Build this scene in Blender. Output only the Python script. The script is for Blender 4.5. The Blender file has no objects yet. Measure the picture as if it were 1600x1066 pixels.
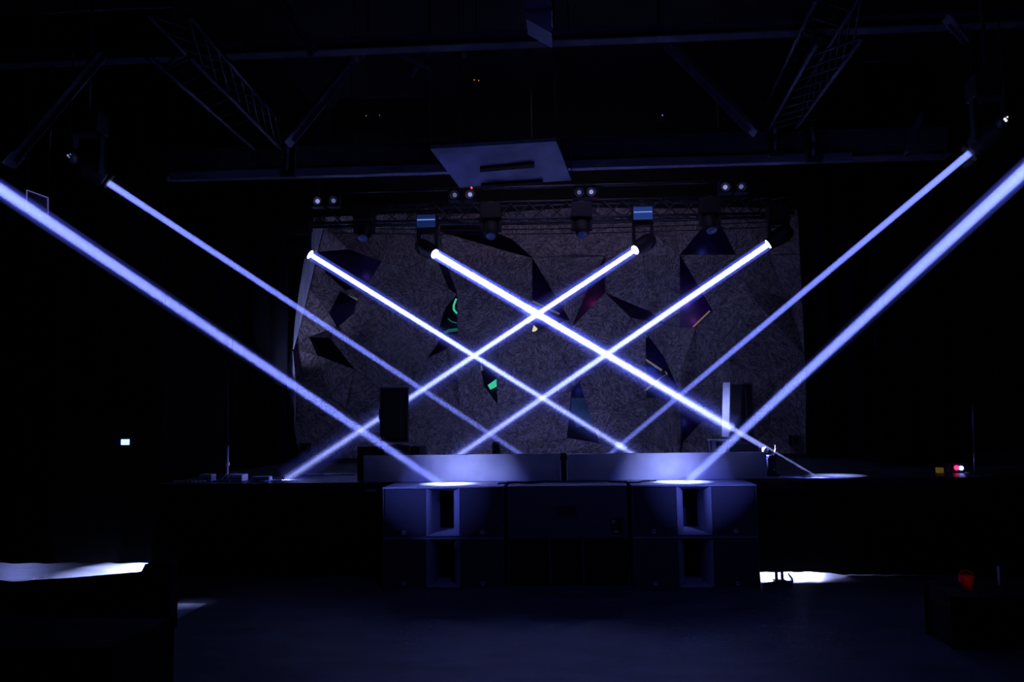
import bpy, bmesh, math, random
from math import sin, cos, tan, pi, radians as R
from mathutils import Vector, Matrix, Quaternion
from mathutils.geometry import delaunay_2d_cdt
random.seed(7)
scene = bpy.context.scene
col = scene.collection

# ---------------------------------------------------------------- camera
F_PX, CAM_H = 1300.0, 1.848
YAW, PITCH, ROLL = -0.0668, 0.0925, -0.0137
_cy, _sy, _cp, _sp = cos(YAW), sin(YAW), cos(PITCH), sin(PITCH)
_f = Vector((_sy*_cp, _cy*_cp, _sp)); _r = Vector((_cy, -_sy, 0)); _u = _r.cross(_f)
cr_, sr_ = cos(ROLL), sin(ROLL)
_r2 = cr_*_r + sr_*_u; _u2 = -sr_*_r + cr_*_u
EYE = Vector((0, 0, CAM_H))
cam = bpy.data.cameras.new('camera'); camo = bpy.data.objects.new('camera', cam); col.objects.link(camo)
cam.sensor_width = 36; cam.lens = F_PX*36/1600; cam.clip_end = 200
m = Matrix.Identity(4)
for i in range(3):
    m[i][0], m[i][1], m[i][2], m[i][3] = _r2[i], _u2[i], -_f[i], EYE[i]
camo.matrix_world = m
scene.camera = camo
def ray(px, py): return _f + _r2*((px-800)/F_PX) + _u2*((533-py)/F_PX)
def U(px, py, y):            # where the line of sight meets the plane at distance y
    d = ray(px, py); return EYE + d*(y/d.y)
def UZ(px, py, z):           # where the line of sight meets the level z
    d = ray(px, py); return EYE + d*((z-CAM_H)/d.z)

# ---------------------------------------------------------------- world, exposure
scene.view_settings.view_transform = 'Standard'; scene.view_settings.look = 'None'
scene.view_settings.exposure = 0.0; scene.view_settings.gamma = 1.0
scene.view_settings.use_curve_mapping = False
w = bpy.data.worlds.new('World'); scene.world = w; w.use_nodes = True
w.node_tree.nodes['Background'].inputs[0].default_value = (0.004, 0.005, 0.02, 1)
w.node_tree.nodes['Background'].inputs[1].default_value = 0.02
cy = scene.cycles
cy.use_denoising = True
cy.max_bounces = 5; cy.diffuse_bounces = 2; cy.glossy_bounces = 3; cy.volume_bounces = 0
cy.transparent_max_bounces = 40; cy.transmission_bounces = 4
cy.light_sampling_threshold = 0.0; cy.sample_clamp_indirect = 20.0; cy.caustics_refractive = False

def aim(o, d, up='Y'):
    o.rotation_mode = 'QUATERNION'; o.rotation_quaternion = Vector(d).to_track_quat('-Z', up)
def area(name, loc, target, power, color, size, spread=180, size_y=None, shape='SQUARE'):
    L = bpy.data.lights.new(name, 'AREA'); L.energy = power; L.color = color; L.size = size
    if size_y: L.shape = 'RECTANGLE'; L.size_y = size_y
    else: L.shape = shape
    L.spread = R(spread)
    o = bpy.data.objects.new(name, L); col.objects.link(o); o.location = loc
    aim(o, Vector(target)-Vector(loc)); return o
def spot(name, loc, target, power, color, cone, blend=1.0, radius=.03):
    """a narrow lamp: power is given as if it shone all round, the disk carries only what falls in its cone"""
    c = R(cone)/2
    return area(name, loc, target, power/(4*pi)*pi*c*c*.42, color, max(radius, .02)*2, cone, shape='DISK')
BLUE = (0.13, 0.17, 1.0)
# added fills without fixtures: back wall, blue glow low on it, and floor
area('wall_fill', (0.2, 11.9, 7.0), (0.0, 15.3, 4.6), 7.2, (0.68, 0.52, 0.76), 4.0, 110, size_y=.4)
area('blue_wall_fill', (0.5, 11.9, 6.7), (0.3, 15.3, 2.6), 3.2, (0.10, 0.13, 1.0), 2.6, 120, size_y=.4)
area('floor_fill', (0.6, 4.0, 6.6), (0.6, 8.4, 0), 3.2, (0.10, 0.14, 1.0), 1.6, 62)
for px_, py_, c_, p_ in ((850,486,(.18,.05,1),.16),(1080,470,(.2,.06,1),.16),(1092,496,(.5,.03,.7),.07),(930,470,(.8,.03,.5),.09),(1024,575,(.03,.08,1),.14),(905,608,(.03,.06,1),.05),(560,425,(.2,.1,1),.05),(1075,660,(.1,.1,1),.06),(1105,385,(.1,.12,1),.05)):
    L_ = bpy.data.lights.new('cavity_fill','POINT'); L_.energy = p_; L_.color = c_; L_.shadow_soft_size = .03  # added coloured lamps tinting the openings, no fixtures behind the boards
    o_ = bpy.data.objects.new('cavity_fill', L_); col.objects.link(o_); o_.location = U(px_, py_, 15.48); L_.energy *= 11
area('roof_fill', (0.5, 6.0, 2.6), (0.5, 9.5, 6.5), 7, (0.20, 0.17, 1.0), 2.0, 178)  # added upward fill without fixture, lifts the roof steel

spot('fin_fill', U(430, 640, 14.0), U(478, 480, 15.0), 100, (.36,.40,1.0), 60, .8, .03)  # added lamp without fixture, brightens the edge fins
spot('board_fill', U(960, 640, 10.7), U(1131, 642, 11.12), 150, (.36,.42,1.0), 30, .9, .03)  # added lamp without fixture, brightens the upright board
spot('ceiling_unit_fill', (-1.9, 9.4, 3.9), U(725, 255, 10.4), 10, (.12,.15,1.0), 36, 1.0, .05)  # added lamp without fixture, lifts the hanging ceiling unit
spot('stand_fill', U(520, 722, 10.3), U(362, 741, 10.45), 9, (.62,.52,1.0), 24, .9, .02)  # added lamp imitating light bounced from the left beam's landing
spot('red_fill', U(1548, 880, 6.6), U(1514, 905, 7.15), .7, (1.0,.02,.02), 60, 1.0, .02)  # added red lamp without fixture, tints the bucket
# ---------------------------------------------------------------- materials
def mat(name, base=(.02,.02,.02), rough=.6, metal=0, spec=.5, emit=None, est=0, noise=0, nscale=8, bump=0, bscale=60, stretch=None):
    M = bpy.data.materials.new(name); M.use_nodes = True; n = M.node_tree.nodes; l = M.node_tree.links
    b = n['Principled BSDF']; b.inputs['Base Color'].default_value = (*base, 1)
    b.inputs['Roughness'].default_value = rough; b.inputs['Metallic'].default_value = metal
    b.inputs['Specular IOR Level'].default_value = spec
    if emit: b.inputs['Emission Color'].default_value = (*emit, 1); b.inputs['Emission Strength'].default_value = est
    tc = n.new('ShaderNodeTexCoord'); mp = n.new('ShaderNodeMapping'); l.new(tc.outputs['Object'], mp.inputs[0])
    if stretch: mp.inputs['Scale'].default_value = stretch
    if noise:
        t = n.new('ShaderNodeTexNoise'); t.inputs['Scale'].default_value = nscale; t.inputs['Detail'].default_value = 6
        l.new(mp.outputs[0], t.inputs['Vector'])
        r = n.new('ShaderNodeValToRGB'); e = r.color_ramp.elements
        e[0].position = .3; e[1].position = .72
        e[0].color = (*[c*(1-noise) for c in base], 1); e[1].color = (*[min(1, c*(1+noise)) for c in base], 1)
        l.new(t.outputs[0], r.inputs[0]); l.new(r.outputs[0], b.inputs['Base Color'])
        rr = n.new('ShaderNodeMapRange'); rr.inputs[3].default_value = rough*.8; rr.inputs[4].default_value = min(1, rough*1.2)
        l.new(t.outputs[0], rr.inputs[0]); l.new(rr.outputs[0], b.inputs['Roughness'])
    if bump:
        t2 = n.new('ShaderNodeTexNoise'); t2.inputs['Scale'].default_value = bscale; t2.inputs['Detail'].default_value = 4
        l.new(mp.outputs[0], t2.inputs['Vector'])
        bp = n.new('ShaderNodeBump'); bp.inputs['Strength'].default_value = bump; bp.inputs['Distance'].default_value = .01
        l.new(t2.outputs[0], bp.inputs['Height']); l.new(bp.outputs[0], b.inputs['Normal'])
    return M
M_wall = mat('black_wall_paint', (.012,.012,.014), .85, noise=.3, bump=.2)
M_ceil = mat('black_ceiling_paint', (.010,.010,.012), .9, noise=.3)
M_floor = mat('worn_concrete_floor', (.085,.085,.10), .5, noise=.55, nscale=1.6, bump=.35, bscale=18, stretch=(1,2.5,1))
M_deck = mat('black_stage_deck', (.05,.05,.058), .42, noise=.35, nscale=5, bump=.2)
M_drape = mat('black_drape', (.008,.008,.010), .95, spec=.1, noise=.2, bump=.2)
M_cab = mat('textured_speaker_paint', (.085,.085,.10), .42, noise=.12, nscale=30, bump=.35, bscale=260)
M_cabtop = mat('brightened_cabinet_top', (.30,.30,.33), .36, noise=.3, nscale=12, bump=.3, bscale=120)  # cabinet paint made paler so the tops read as strongly lit
M_grille = mat('speaker_grille', (.046,.046,.056), .5, noise=.1, nscale=120, bump=.5, bscale=500)
M_horn = mat('horn_wall_paint', (.34,.34,.38), .5, noise=.1, nscale=40, bump=.2, bscale=200)
M_dark = mat('matt_black', (.012,.012,.014), .6, noise=.2)
M_metal = mat('blackened_steel', (.06,.06,.07), .4, metal=.6, noise=.3, nscale=14)
M_alu = mat('dulled_aluminium', (.12,.11,.14), .5, metal=.7, noise=.2, nscale=20)
M_steel = mat('painted_roof_steel', (.09,.08,.12), .65, noise=.35, nscale=6)
M_logo = mat('pale_logo_print', (.75,.75,.8), .4)
M_panel = mat('pale_blue_grey_sheet', (.34,.34,.40), .42, noise=.16, nscale=3.2, bump=.12, bscale=14)
M_light = mat('pale_laminate', (.50,.50,.56), .5, noise=.1)
M_white = mat('white_painted_metal', (.7,.7,.75), .5, noise=.1)
M_purple = mat('dark_purple_paint', (.022,.006,.045), .35, noise=.5, nscale=2.5)
M_duct = mat('galvanised_duct', (.20,.21,.30), .6, metal=.3, noise=.2, nscale=9)
M_case = mat('black_laminate_case', (.006,.006,.007), .7, spec=.2, noise=.2)
M_red = mat('red_plastic', (.5,.01,.01), .5, noise=.2)
M_yellow = mat('yellow_plastic', (.6,.42,.03), .5, noise=.2)
def emis(name, c, s):
    m_ = mat(name, (.02,.02,.02), .4, emit=c, est=s); m_.cycles.emission_sampling = 'NONE'; return m_
E_lens = emis('lit_beam_lens', (.45,.55,1.0), 14)
E_blind = emis('dim_lamp_glint', (.42,.45,1.0), .6)
E_idle = emis('idle_lens_glow', (.06,.10,.8), .06)
E_red = emis('red_indicator', (1,.03,.05), 5)
E_bluelamp = emis('blue_white_lamp', (.09,.16,1), 9)
E_green = emis('green_glint', (.05,.75,.45), .7)
E_greend = emis('dim_green_glint', (.02,.28,.25), .28)
E_yel = emis('yellow_glint', (.9,.85,.45), .8)
E_yeld = emis('dim_yellow_glint', (.6,.52,.30), .22)
E_grey = emis('dim_grey_glint', (.35,.38,.42), .22)
E_warm = emis('warm_pilot_lamp', (1,.35,.1), .6)
E_disp = emis('display_glow', (.20,.32,1), .7)

def osb():
    M = bpy.data.materials.new('oriented_strand_board'); M.use_nodes = True; n = M.node_tree.nodes; l = M.node_tree.links
    b = n['Principled BSDF']; b.inputs['Roughness'].default_value = .75
    tc = n.new('ShaderNodeTexCoord'); oi = n.new('ShaderNodeObjectInfo')
    mul = n.new('ShaderNodeMath'); mul.operation = 'MULTIPLY'; mul.inputs[1].default_value = 6.28; l.new(oi.outputs['Random'], mul.inputs[0])
    vr = n.new('ShaderNodeVectorRotate'); vr.rotation_type = 'Y_AXIS'; l.new(tc.outputs['Object'], vr.inputs['Vector']); l.new(mul.outputs[0], vr.inputs['Angle'])
    outs = []
    for k, (ang, sc) in enumerate(((0.3, (7,3,38)), (1.5, (42,3,8)), (2.4, (8,3,44)))):
        v2 = n.new('ShaderNodeVectorRotate'); v2.rotation_type = 'Y_AXIS'; v2.inputs['Angle'].default_value = ang
        l.new(vr.outputs[0], v2.inputs['Vector'])
        wn = n.new('ShaderNodeTexNoise'); wn.inputs['Scale'].default_value = 4+k; l.new(v2.outputs[0], wn.inputs['Vector'])
        ad = n.new('ShaderNodeMixRGB'); ad.blend_type = 'ADD'; ad.inputs[0].default_value = .16
        l.new(v2.outputs[0], ad.inputs[1]); l.new(wn.outputs['Color'], ad.inputs[2])
        mp = n.new('ShaderNodeMapping'); mp.inputs['Scale'].default_value = sc; l.new(ad.outputs[0], mp.inputs[0])
        vo = n.new('ShaderNodeTexVoronoi'); vo.inputs['Scale'].default_value = 1.3; l.new(mp.outputs[0], vo.inputs['Vector'])
        sp = n.new('ShaderNodeSeparateColor'); l.new(vo.outputs['Color'], sp.inputs[0]); outs.append(sp.outputs[0])
    nm = n.new('ShaderNodeTexNoise'); nm.inputs['Scale'].default_value = 9; nm.inputs['Detail'].default_value = 3; l.new(vr.outputs[0], nm.inputs['Vector'])
    st = n.new('ShaderNodeMapRange'); st.inputs[1].default_value = .46; st.inputs[2].default_value = .54; l.new(nm.outputs[0], st.inputs[0])
    mx = n.new('ShaderNodeMix'); l.new(st.outputs[0], mx.inputs[0]); l.new(outs[0], mx.inputs[2]); l.new(outs[1], mx.inputs[3])
    nm2 = n.new('ShaderNodeTexNoise'); nm2.inputs['Scale'].default_value = 12; l.new(tc.outputs['Object'], nm2.inputs['Vector'])
    st2 = n.new('ShaderNodeMapRange'); st2.inputs[1].default_value = .5; st2.inputs[2].default_value = .58; l.new(nm2.outputs[0], st2.inputs[0])
    mx2 = n.new('ShaderNodeMix'); l.new(st2.outputs[0], mx2.inputs[0]); l.new(mx.outputs[0], mx2.inputs[2]); l.new(outs[2], mx2.inputs[3])
    rp = n.new('ShaderNodeValToRGB'); e = rp.color_ramp.elements
    e[0].color = (.06,.05,.045,1); e[1].color = (.38,.31,.265,1); e[1].position = 1
    el = e.new(.5); el.color = (.19,.155,.135,1)
    l.new(mx2.outputs[0], rp.inputs[0]); l.new(rp.outputs[0], b.inputs['Base Color'])
    bp = n.new('ShaderNodeBump'); bp.inputs['Strength'].default_value = .4; bp.inputs['Distance'].default_value = .01
    l.new(mx2.outputs[0], bp.inputs['Height']); l.new(bp.outputs[0], b.inputs['Normal'])
    return M
M_osb = osb()

# ---------------------------------------------------------------- helpers
def nbm(): return bmesh.new()
def box(bm, lo, hi, mi=0, M=None):
    lo, hi = Vector(lo), Vector(hi)
    vs = [bm.verts.new((x, y, z)) for x in (lo.x, hi.x) for y in (lo.y, hi.y) for z in (lo.z, hi.z)]
    if M is not None:
        for v in vs: v.co = M @ v.co
    fs = []
    for q in ((0,1,3,2),(4,6,7,5),(0,4,5,1),(2,3,7,6),(0,2,6,4),(1,5,7,3)):
        f = bm.faces.new([vs[i] for i in q]); f.material_index = mi; fs.append(f)
    return vs
def prism(bm, poly, y0, y1, mi=0):            # poly of (x,z), extruded along y
    a = [bm.verts.new((p[0], y0, p[1])) for p in poly]; b = [bm.verts.new((p[0], y1, p[1])) for p in poly]
    bm.faces.new(a).material_index = mi; bm.faces.new(b[::-1]).material_index = mi
    for i in range(len(poly)):
        j = (i+1) % len(poly); f = bm.faces.new((a[j], a[i], b[i], b[j])); f.material_index = mi
def tube(bm, p, q, r0, r1=None, n=10, caps=True, mi=0):
    r1 = r0 if r1 is None else r1; p, q = Vector(p), Vector(q); d = (q-p).normalized()
    s = d.orthogonal().normalized(); t = d.cross(s)
    A = [bm.verts.new(p+(s*cos(2*pi*i/n)+t*sin(2*pi*i/n))*r0) for i in range(n)]
    B = [bm.verts.new(q+(s*cos(2*pi*i/n)+t*sin(2*pi*i/n))*r1) for i in range(n)]
    for i in range(n):
        j = (i+1) % n; f = bm.faces.new((A[i], A[j], B[j], B[i])); f.smooth = True; f.material_index = mi
    if caps:
        bm.faces.new(A[::-1]).material_index = mi; bm.faces.new(B).material_index = mi
def lathe(bm, prof, n=20, M=None):           # prof (r,z) around z
    rings = []
    for r, z in prof:
        if r < 1e-5: rings.append([bm.verts.new((0,0,z))])
        else: rings.append([bm.verts.new((r*cos(2*pi*i/n), r*sin(2*pi*i/n), z)) for i in range(n)])
    for a, b in zip(rings, rings[1:]):
        for i in range(n):
            j = (i+1) % n
            if len(a) == 1 and len(b) == 1: continue
            if len(a) == 1: f = bm.faces.new((a[0], b[j], b[i]))
            elif len(b) == 1: f = bm.faces.new((a[i], a[j], b[0]))
            else: f = bm.faces.new((a[i], a[j], b[j], b[i]))
            f.smooth = True
    if M is not None:
        for rg in rings:
            for v in rg: v.co = M @ v.co
def polyline(bm, pts, r, n=6):
    for a, b in zip(pts, pts[1:]): tube(bm, a, b, r, n=n)
def obj(name, bm, m, parent=None, bevel=0):
    bmesh.ops.recalc_face_normals(bm, faces=bm.faces)
    me = bpy.data.meshes.new(name); bm.to_mesh(me); bm.free()
    for x in (m if isinstance(m, (list, tuple)) else [m]): me.materials.append(x)
    o = bpy.data.objects.new(name, me); col.objects.link(o)
    if parent: o.parent = parent
    if bevel:
        b = o.modifiers.new('bevel', 'BEVEL'); b.width = bevel; b.segments = 2; b.limit_method = 'ANGLE'; b.angle_limit = R(40)
    return o
def tag(o, label, cat, group=None):
    o['label'] = label; o['category'] = cat
    if group: o['group'] = group
    return o
def thing(name, label, cat, loc=(0,0,0), rz=0, group=None):
    o = bpy.data.objects.new(name, None); o.empty_display_size = .1; col.objects.link(o)
    o.location = loc; o.rotation_euler = (0,0,rz); return tag(o, label, cat, group)
def struct(name, bm, m, parent=None, **k):
    o = obj(name, bm, m, parent, **k)
    if not parent: o['kind'] = 'structure'
    return o
def dup(root, loc, label, rz=None, group=None):
    r = root.copy(); col.objects.link(r); r.location = loc; r['label'] = label
    if rz is not None: r.rotation_euler = (0,0,rz)
    if group: r['group'] = group
    for ch in list(root.children):
        c = ch.copy(); col.objects.link(c); c.parent = r
        for g in ch.children:
            d = g.copy(); col.objects.link(d); d.parent = c
    return r

# ---------------------------------------------------------------- room
Y_BACK = 16.2; X_L, X_R, Z_C, Y_F = -11.0, 11.5, 8.2, -3.0
bm = nbm(); box(bm, (X_L-.2, Y_F-.2, -.2), (X_R+.2, Y_BACK+.2, 0)); struct('floor', bm, M_floor)
bm = nbm(); box(bm, (X_L-.2, Y_F-.2, Z_C), (X_R+.2, Y_BACK+.2, Z_C+.2)); struct('ceiling', bm, M_ceil)
bm = nbm(); box(bm, (X_L-.2, Y_BACK, 0), (X_R+.2, Y_BACK+.2, Z_C)); struct('wall_back', bm, M_wall)
bm = nbm(); box(bm, (X_L-.2, Y_F, 0), (X_L, Y_BACK, Z_C)); struct('wall_left', bm, M_wall)
bm = nbm(); box(bm, (X_R, Y_F, 0), (X_R+.2, Y_BACK, Z_C)); struct('wall_right', bm, M_wall)
bm = nbm(); box(bm, (X_L-.2, Y_F-.2, 0), (X_R+.2, Y_F, Z_C)); struct('wall_front', bm, M_wall)

# ---------------------------------------------------------------- stage
ZS = 1.10; YS = 10.0
xl = U(237, 893, YS).x
st = thing('stage_platform', 'long black stage platform with a pleated skirt behind the stacked bass speakers', 'stage', (0, YS, 0))
XSR = 9.5
# deck boards
nx = 13; wdt = (XSR-xl)/nx
for r_ in range(3):
    for k in range(nx):
        bm = nbm(); box(bm, (xl+k*wdt+.004, r_*2.0+.004, ZS-.03), (xl+(k+1)*wdt-.004, (r_+1)*2.0-.004, ZS)); obj('deck_panel', bm, M_deck, st)
bm = nbm(); box(bm, (xl, -.02, ZS-.13), (XSR, .03, ZS-.032)); obj('edge_rail', bm, M_metal, st)
# pleated skirt; its hem lifts where light leaks out to the right of the speakers
hx0, hx1, hx2 = U(1180, 893, YS).x, U(1268, 893, YS).x, U(1318, 893, YS).x
def hem(x):
    if x < hx0-.15 or x > hx2: return .004
    if x < hx1: return .004+.03*min(1, (x-hx0+.15)/.1)
    return .004+.03*max(0, 1-((x-hx1)/(hx2-hx1))**2)
def skirt(name, x0, x1, y0, ztop, hemf, parent=None, amp=.018, freq=26, mtl=M_drape):
    bm = nbm(); n = int((x1-x0)/.04); prev = None
    for i in range(n+1):
        x = x0+(x1-x0)*i/n; yy = y0+amp*sin(x*freq)+amp*.5*sin(x*freq*.37+1)
        a, b = bm.verts.new((x, yy, hemf(x))), bm.verts.new((x, yy*.6+y0*.4, ztop))
        if prev: f = bm.faces.new((prev[0], a, b, prev[1])); f.smooth = True
        prev = (a, b)
    o = obj(name, bm, mtl, parent)
    s = o.modifiers.new('thick', 'SOLIDIFY'); s.thickness = .004
    return o
skirt('skirt', xl, XSR, .0, ZS-.09, hem, st)
bm = nbm(); box(bm, (xl, .02, .0), (xl+.02, 6, ZS-.03)); obj('side_skirt', bm, M_drape, st)
for k in range(1, 8):
    bm = nbm(); xx = xl + k*(XSR-xl)/8
    box(bm, (xx-.03, .35, 0), (xx+.03, .41, ZS-.03)); obj('leg', bm, M_metal, st)
# bright lamp standing under the stage; it leaks beneath the hem
pl = U(1262, 890, YS)
lampo = thing('floor_lamp_bar', 'white lamp bar under the stage spilling light below the skirt beside the right speakers', 'lamp', (pl.x-.25, YS+.75, 0))
bm = nbm(); box(bm, (-.5, .0, 0), (.5, .08, .06)); obj('housing', bm, M_dark, lampo, bevel=.01)
bm = nbm(); box(bm, (-.47, -.008, .012), (.47, -.001, .05)); obj('diffuser', bm, emis('lamp_bar_glow', (.45,.5,1), 4), lampo)
area('under_stage_leak', (pl.x-.12, YS+.72, .10), (pl.x-.12, YS-.4, -.02), 70, (.40,.45,1.0), .9, 120, size_y=.03)

# wing drape at left whose hem stands clear of the floor
pd0, pd1 = U(0, 880, YS+.02), U(240, 880, YS+.02)
dr = thing('wing_drape', 'black wing drape at left with light showing on the floor below its hem', 'drape', (0, YS, 0))
skirt('curtain', X_L, xl+.06, .03, 7.2, lambda x: pd1.z+.012*(pd1.x-x)*.0, dr, amp=.03, freq=14)
bm = nbm(); tube(bm, (X_L, .05, 7.25), (xl+.06, .05, 7.25), .03); obj('rail', bm, M_metal, dr)
spot('wing_fill', (xl-.75, YS+1.85, 1.3), (xl-.45, YS+.35, 0), 3500, (.40,.47,1.0), 52, .7, .05)  # added lamp without fixture, lights the floor strip below the hem
spot('wing_fill_wide', (xl-3.5, YS+2.6, 1.3), (xl-1.8, YS+.4, 0), 60, (.28,.34,1.0), 70, .7, .05)  # added wider lamp for the dimmer left part of that strip

# side legs (curtains) flanking the wooden wall
def leg_curtain(pxa, pxb, y, label):
    a, b = U(pxa, 700, y), U(pxb, 700, y)
    t = thing('stage_curtain', label, 'curtain', ((a.x+b.x)/2, y, ZS))
    hw = (b.x-a.x)/2
    bm = nbm(); n = max(8, int(2*hw/.04)); prev = None
    for i in range(n+1):
        x = -hw+2*hw*i/n; yy = .06*sin(x*15)+.03*sin(x*6+1)
        p, q = bm.verts.new((x, yy, .01)), bm.verts.new((x, yy*.7, 5.9))
        if prev: f = bm.faces.new((prev[0], p, q, prev[1])); f.smooth = True
        prev = (p, q)
    o = obj('cloth', bm, M_drape, t); s = o.modifiers.new('thick', 'SOLIDIFY'); s.thickness = .005
    bm = nbm(); tube(bm, (-hw, 0, 5.93), (hw, 0, 5.93), .025); obj('rail', bm, M_metal, t)
leg_curtain(362, 447, 14.6, 'tall black stage curtain at the left end of the wooden wall')
leg_curtain(1262, 1366, 14.6, 'tall black stage curtain at the right end of the wooden wall')
leg_curtain(255, 356, 12.2, 'tall black stage curtain nearer left, behind the white pole')
leg_curtain(1372, 1500, 12.2, 'tall black stage curtain nearer right, beyond the lit deck streak')

# ---------------------------------------------------------------- faceted wooden back wall
YW = 15.3
bd = thing('stage_backdrop', 'faceted wooden strand-board wall with dark triangular openings across the stage back', 'backdrop', (0, YW, 0))
holes = [
 [(690,340),(745,352),(800,376),(832,403),(775,388),(690,366)],
 [(832,403),(832,520),(890,502)],
 [(945,402),(945,458),(893,513),(917,455)],
 [(1061,400),(1148,400),(1122,356),(1098,356)],
 [(1061,400),(1061,512),(1086,512),(1112,487)],
 [(945,458),(1012,488),(1040,508),(985,497)],
 [(1007,522),(1035,558),(1057,606),(1045,622),(1008,622)],
 [(1066,634),(1098,656),(1067,690)],
 [(905,597),(936,692),(886,684),(893,612)],
 [(716,462),(716,523),(683,527),(698,482)],
 [(680,398),(697,410),(716,462),(702,452)],
 [(500,396),(548,392),(600,412),(578,448),(543,456),(512,428)],
 [(535,458),(563,470),(556,492),(528,512),(520,492)],
 [(485,527),(521,530),(556,578),(500,556)],
 [(750,566),(776,590),(779,632),(757,604)],
 [(709,526),(700,546),(672,560),(690,530)],
]
outer = [(497,345),(640,338),(760,334),(900,330),(1050,329),(1150,329),(1243,329),(1252,400),(1255,560),(1256,712),
         (1150,713),(1000,714),(850,716),(700,718),(560,720),(471,721),(461,665),(461,592),(459,545),(478,440)]
free = [(560,372),(620,352),(650,470),(600,560),(640,640),(540,640),(590,690),(760,470),(790,540),(830,620),(720,640),(700,590),
        (760,690),(860,690),(880,560),(960,560),(900,400),(960,350),(870,352),(1010,430),(960,640),(1010,690),(1090,590),(1061,580),
        (1130,560),(1180,480),(1200,400),(1160,440),(1210,600),(1150,640),(1200,670),(1230,470),(1240,640),(1020,370),(520,620),(640,420),(655,530)]
V = []; E = []
def addp(p):
    if p in V: return V.index(p)
    V.append(p); return len(V)-1
oi_ = [addp(p) for p in outer]
for i in range(len(oi_)): E.append((oi_[i], oi_[(i+1) % len(oi_)]))
for h in holes:
    ii = [addp(p) for p in h]
    for i in range(len(ii)): E.append((ii[i], ii[(i+1) % len(ii)]))
for a, b in (((1061,512),(1061,712)),((832,403),(945,402)),((945,402),(1061,400)),((716,523),(717,600)),((1148,400),(1252,400))):
    E.append((addp(a), addp(b)))
for p in free: addp(p)
res = delaunay_2d_cdt([Vector((p[0], -p[1])) for p in V], E, [], 0, 1e-3)
vv, tris = res[0], res[2]
def inpoly(x, y, poly):
    c = False; j = len(poly)-1
    for i in range(len(poly)):
        xi, yi = poly[i]; xj, yj = poly[j]
        if (yi > y) != (yj > y) and x < (xj-xi)*(y-yi)/(yj-yi)+xi: c = not c
        j = i
    return c
def zoff(x, y):
    h = math.sin(x*12.9898+y*78.233)*43758.5453; h -= math.floor(h)
    return -.28*h
for t in tris:
    cx_ = sum(vv[i].x for i in t)/3; cy_ = -sum(vv[i].y for i in t)/3
    if not inpoly(cx_, cy_, outer) or any(inpoly(cx_, cy_, h) for h in holes): continue
    bm = nbm(); fr = []; bk = []
    for i in t:
        p = U(vv[i].x, -vv[i].y, YW); dz = zoff(round(vv[i].x), round(-vv[i].y))
        c = U(cx_, cy_, YW); p = p + (c-p).normalized()*.006
        fr.append(bm.verts.new((p.x, dz, p.z))); bk.append(bm.verts.new((p.x, dz+.02, p.z)))
    bm.faces.new(fr); bm.faces.new(bk[::-1])
    for i in range(3): j = (i+1) % 3; bm.faces.new((fr[i], bk[i], bk[j], fr[j]))
    obj('board', bm, M_osb, bd)
bm = nbm(); a, b = U(466, 722, YW), U(1250, 334, YW)
box(bm, (a.x+.15, .50, ZS), (b.x, .54, b.z)); obj('backing', bm, M_purple, bd)
# added glowing strips imitating coloured reflections in the openings
def strip(name, pts, r, m, y=.12):
    bm = nbm(); P = [U(p[0], p[1], YW+y)-Vector((0, YW, 0)) for p in pts]
    polyline(bm, P, r); return obj(name, bm, m, bd)
strip('glint_strip', [(832,471),(874,491)], .02, E_grey)
strip('glint_strip', [(1083,511),(1109,486)], .016, E_yeld)
strip('glint_strip', [(1007,561),(1042,584)], .018, E_yeld)
strip('glint_strip', [(1042,584),(1008,610)], .022, E_yeld)
strip('glint_strip', [(538,456),(562,470)], .024, E_grey)
strip('glint_strip', [(713,467),(709,477),(709,484),(714,490)], .02, E_green)
strip('glint_strip', [(700,498),(706,503),(714,505)], .012, E_greend)
strip('glint_strip', [(693,522),(700,517),(715,515)], .03, E_greend)
strip('glint_strip', [(752,571),(753,579)], .018, E_grey)
def shard(poly, m, y=.10):
    bm = nbm(); P = [U(p[0], p[1], YW+y)-Vector((0, YW, 0)) for p in poly]
    fr = [bm.verts.new(p) for p in P]; bk = [bm.verts.new(p+Vector((0,.01,0))) for p in P]
    bm.faces.new(fr); bm.faces.new(bk[::-1])
    for i in range(len(P)): j = (i+1) % len(P); bm.faces.new((fr[i], bk[i], bk[j], fr[j]))
    return obj('shard', bm, m, bd)
shard([(776,592),(777,604),(766,609),(762,602)], E_green)
shard([(834,508),(840,514),(836,519),(831,518)], E_yel)
shard([(1009,521),(1012,527),(1006,528)], E_greend)
shard([(893,622),(917,622),(935,664),(900,668),(892,640)], mat('teal_film', (.12,.30,.32), .4, noise=.4, nscale=3))
shard([(485,529),(492,536),(500,555)], mat('grey_film', (.2,.2,.26), .5, noise=.2))
shard([(1035,575),(1052,600),(1040,620),(1030,600)], mat('blue_film', (.03,.05,.16), .4, noise=.4, nscale=3))
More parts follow.
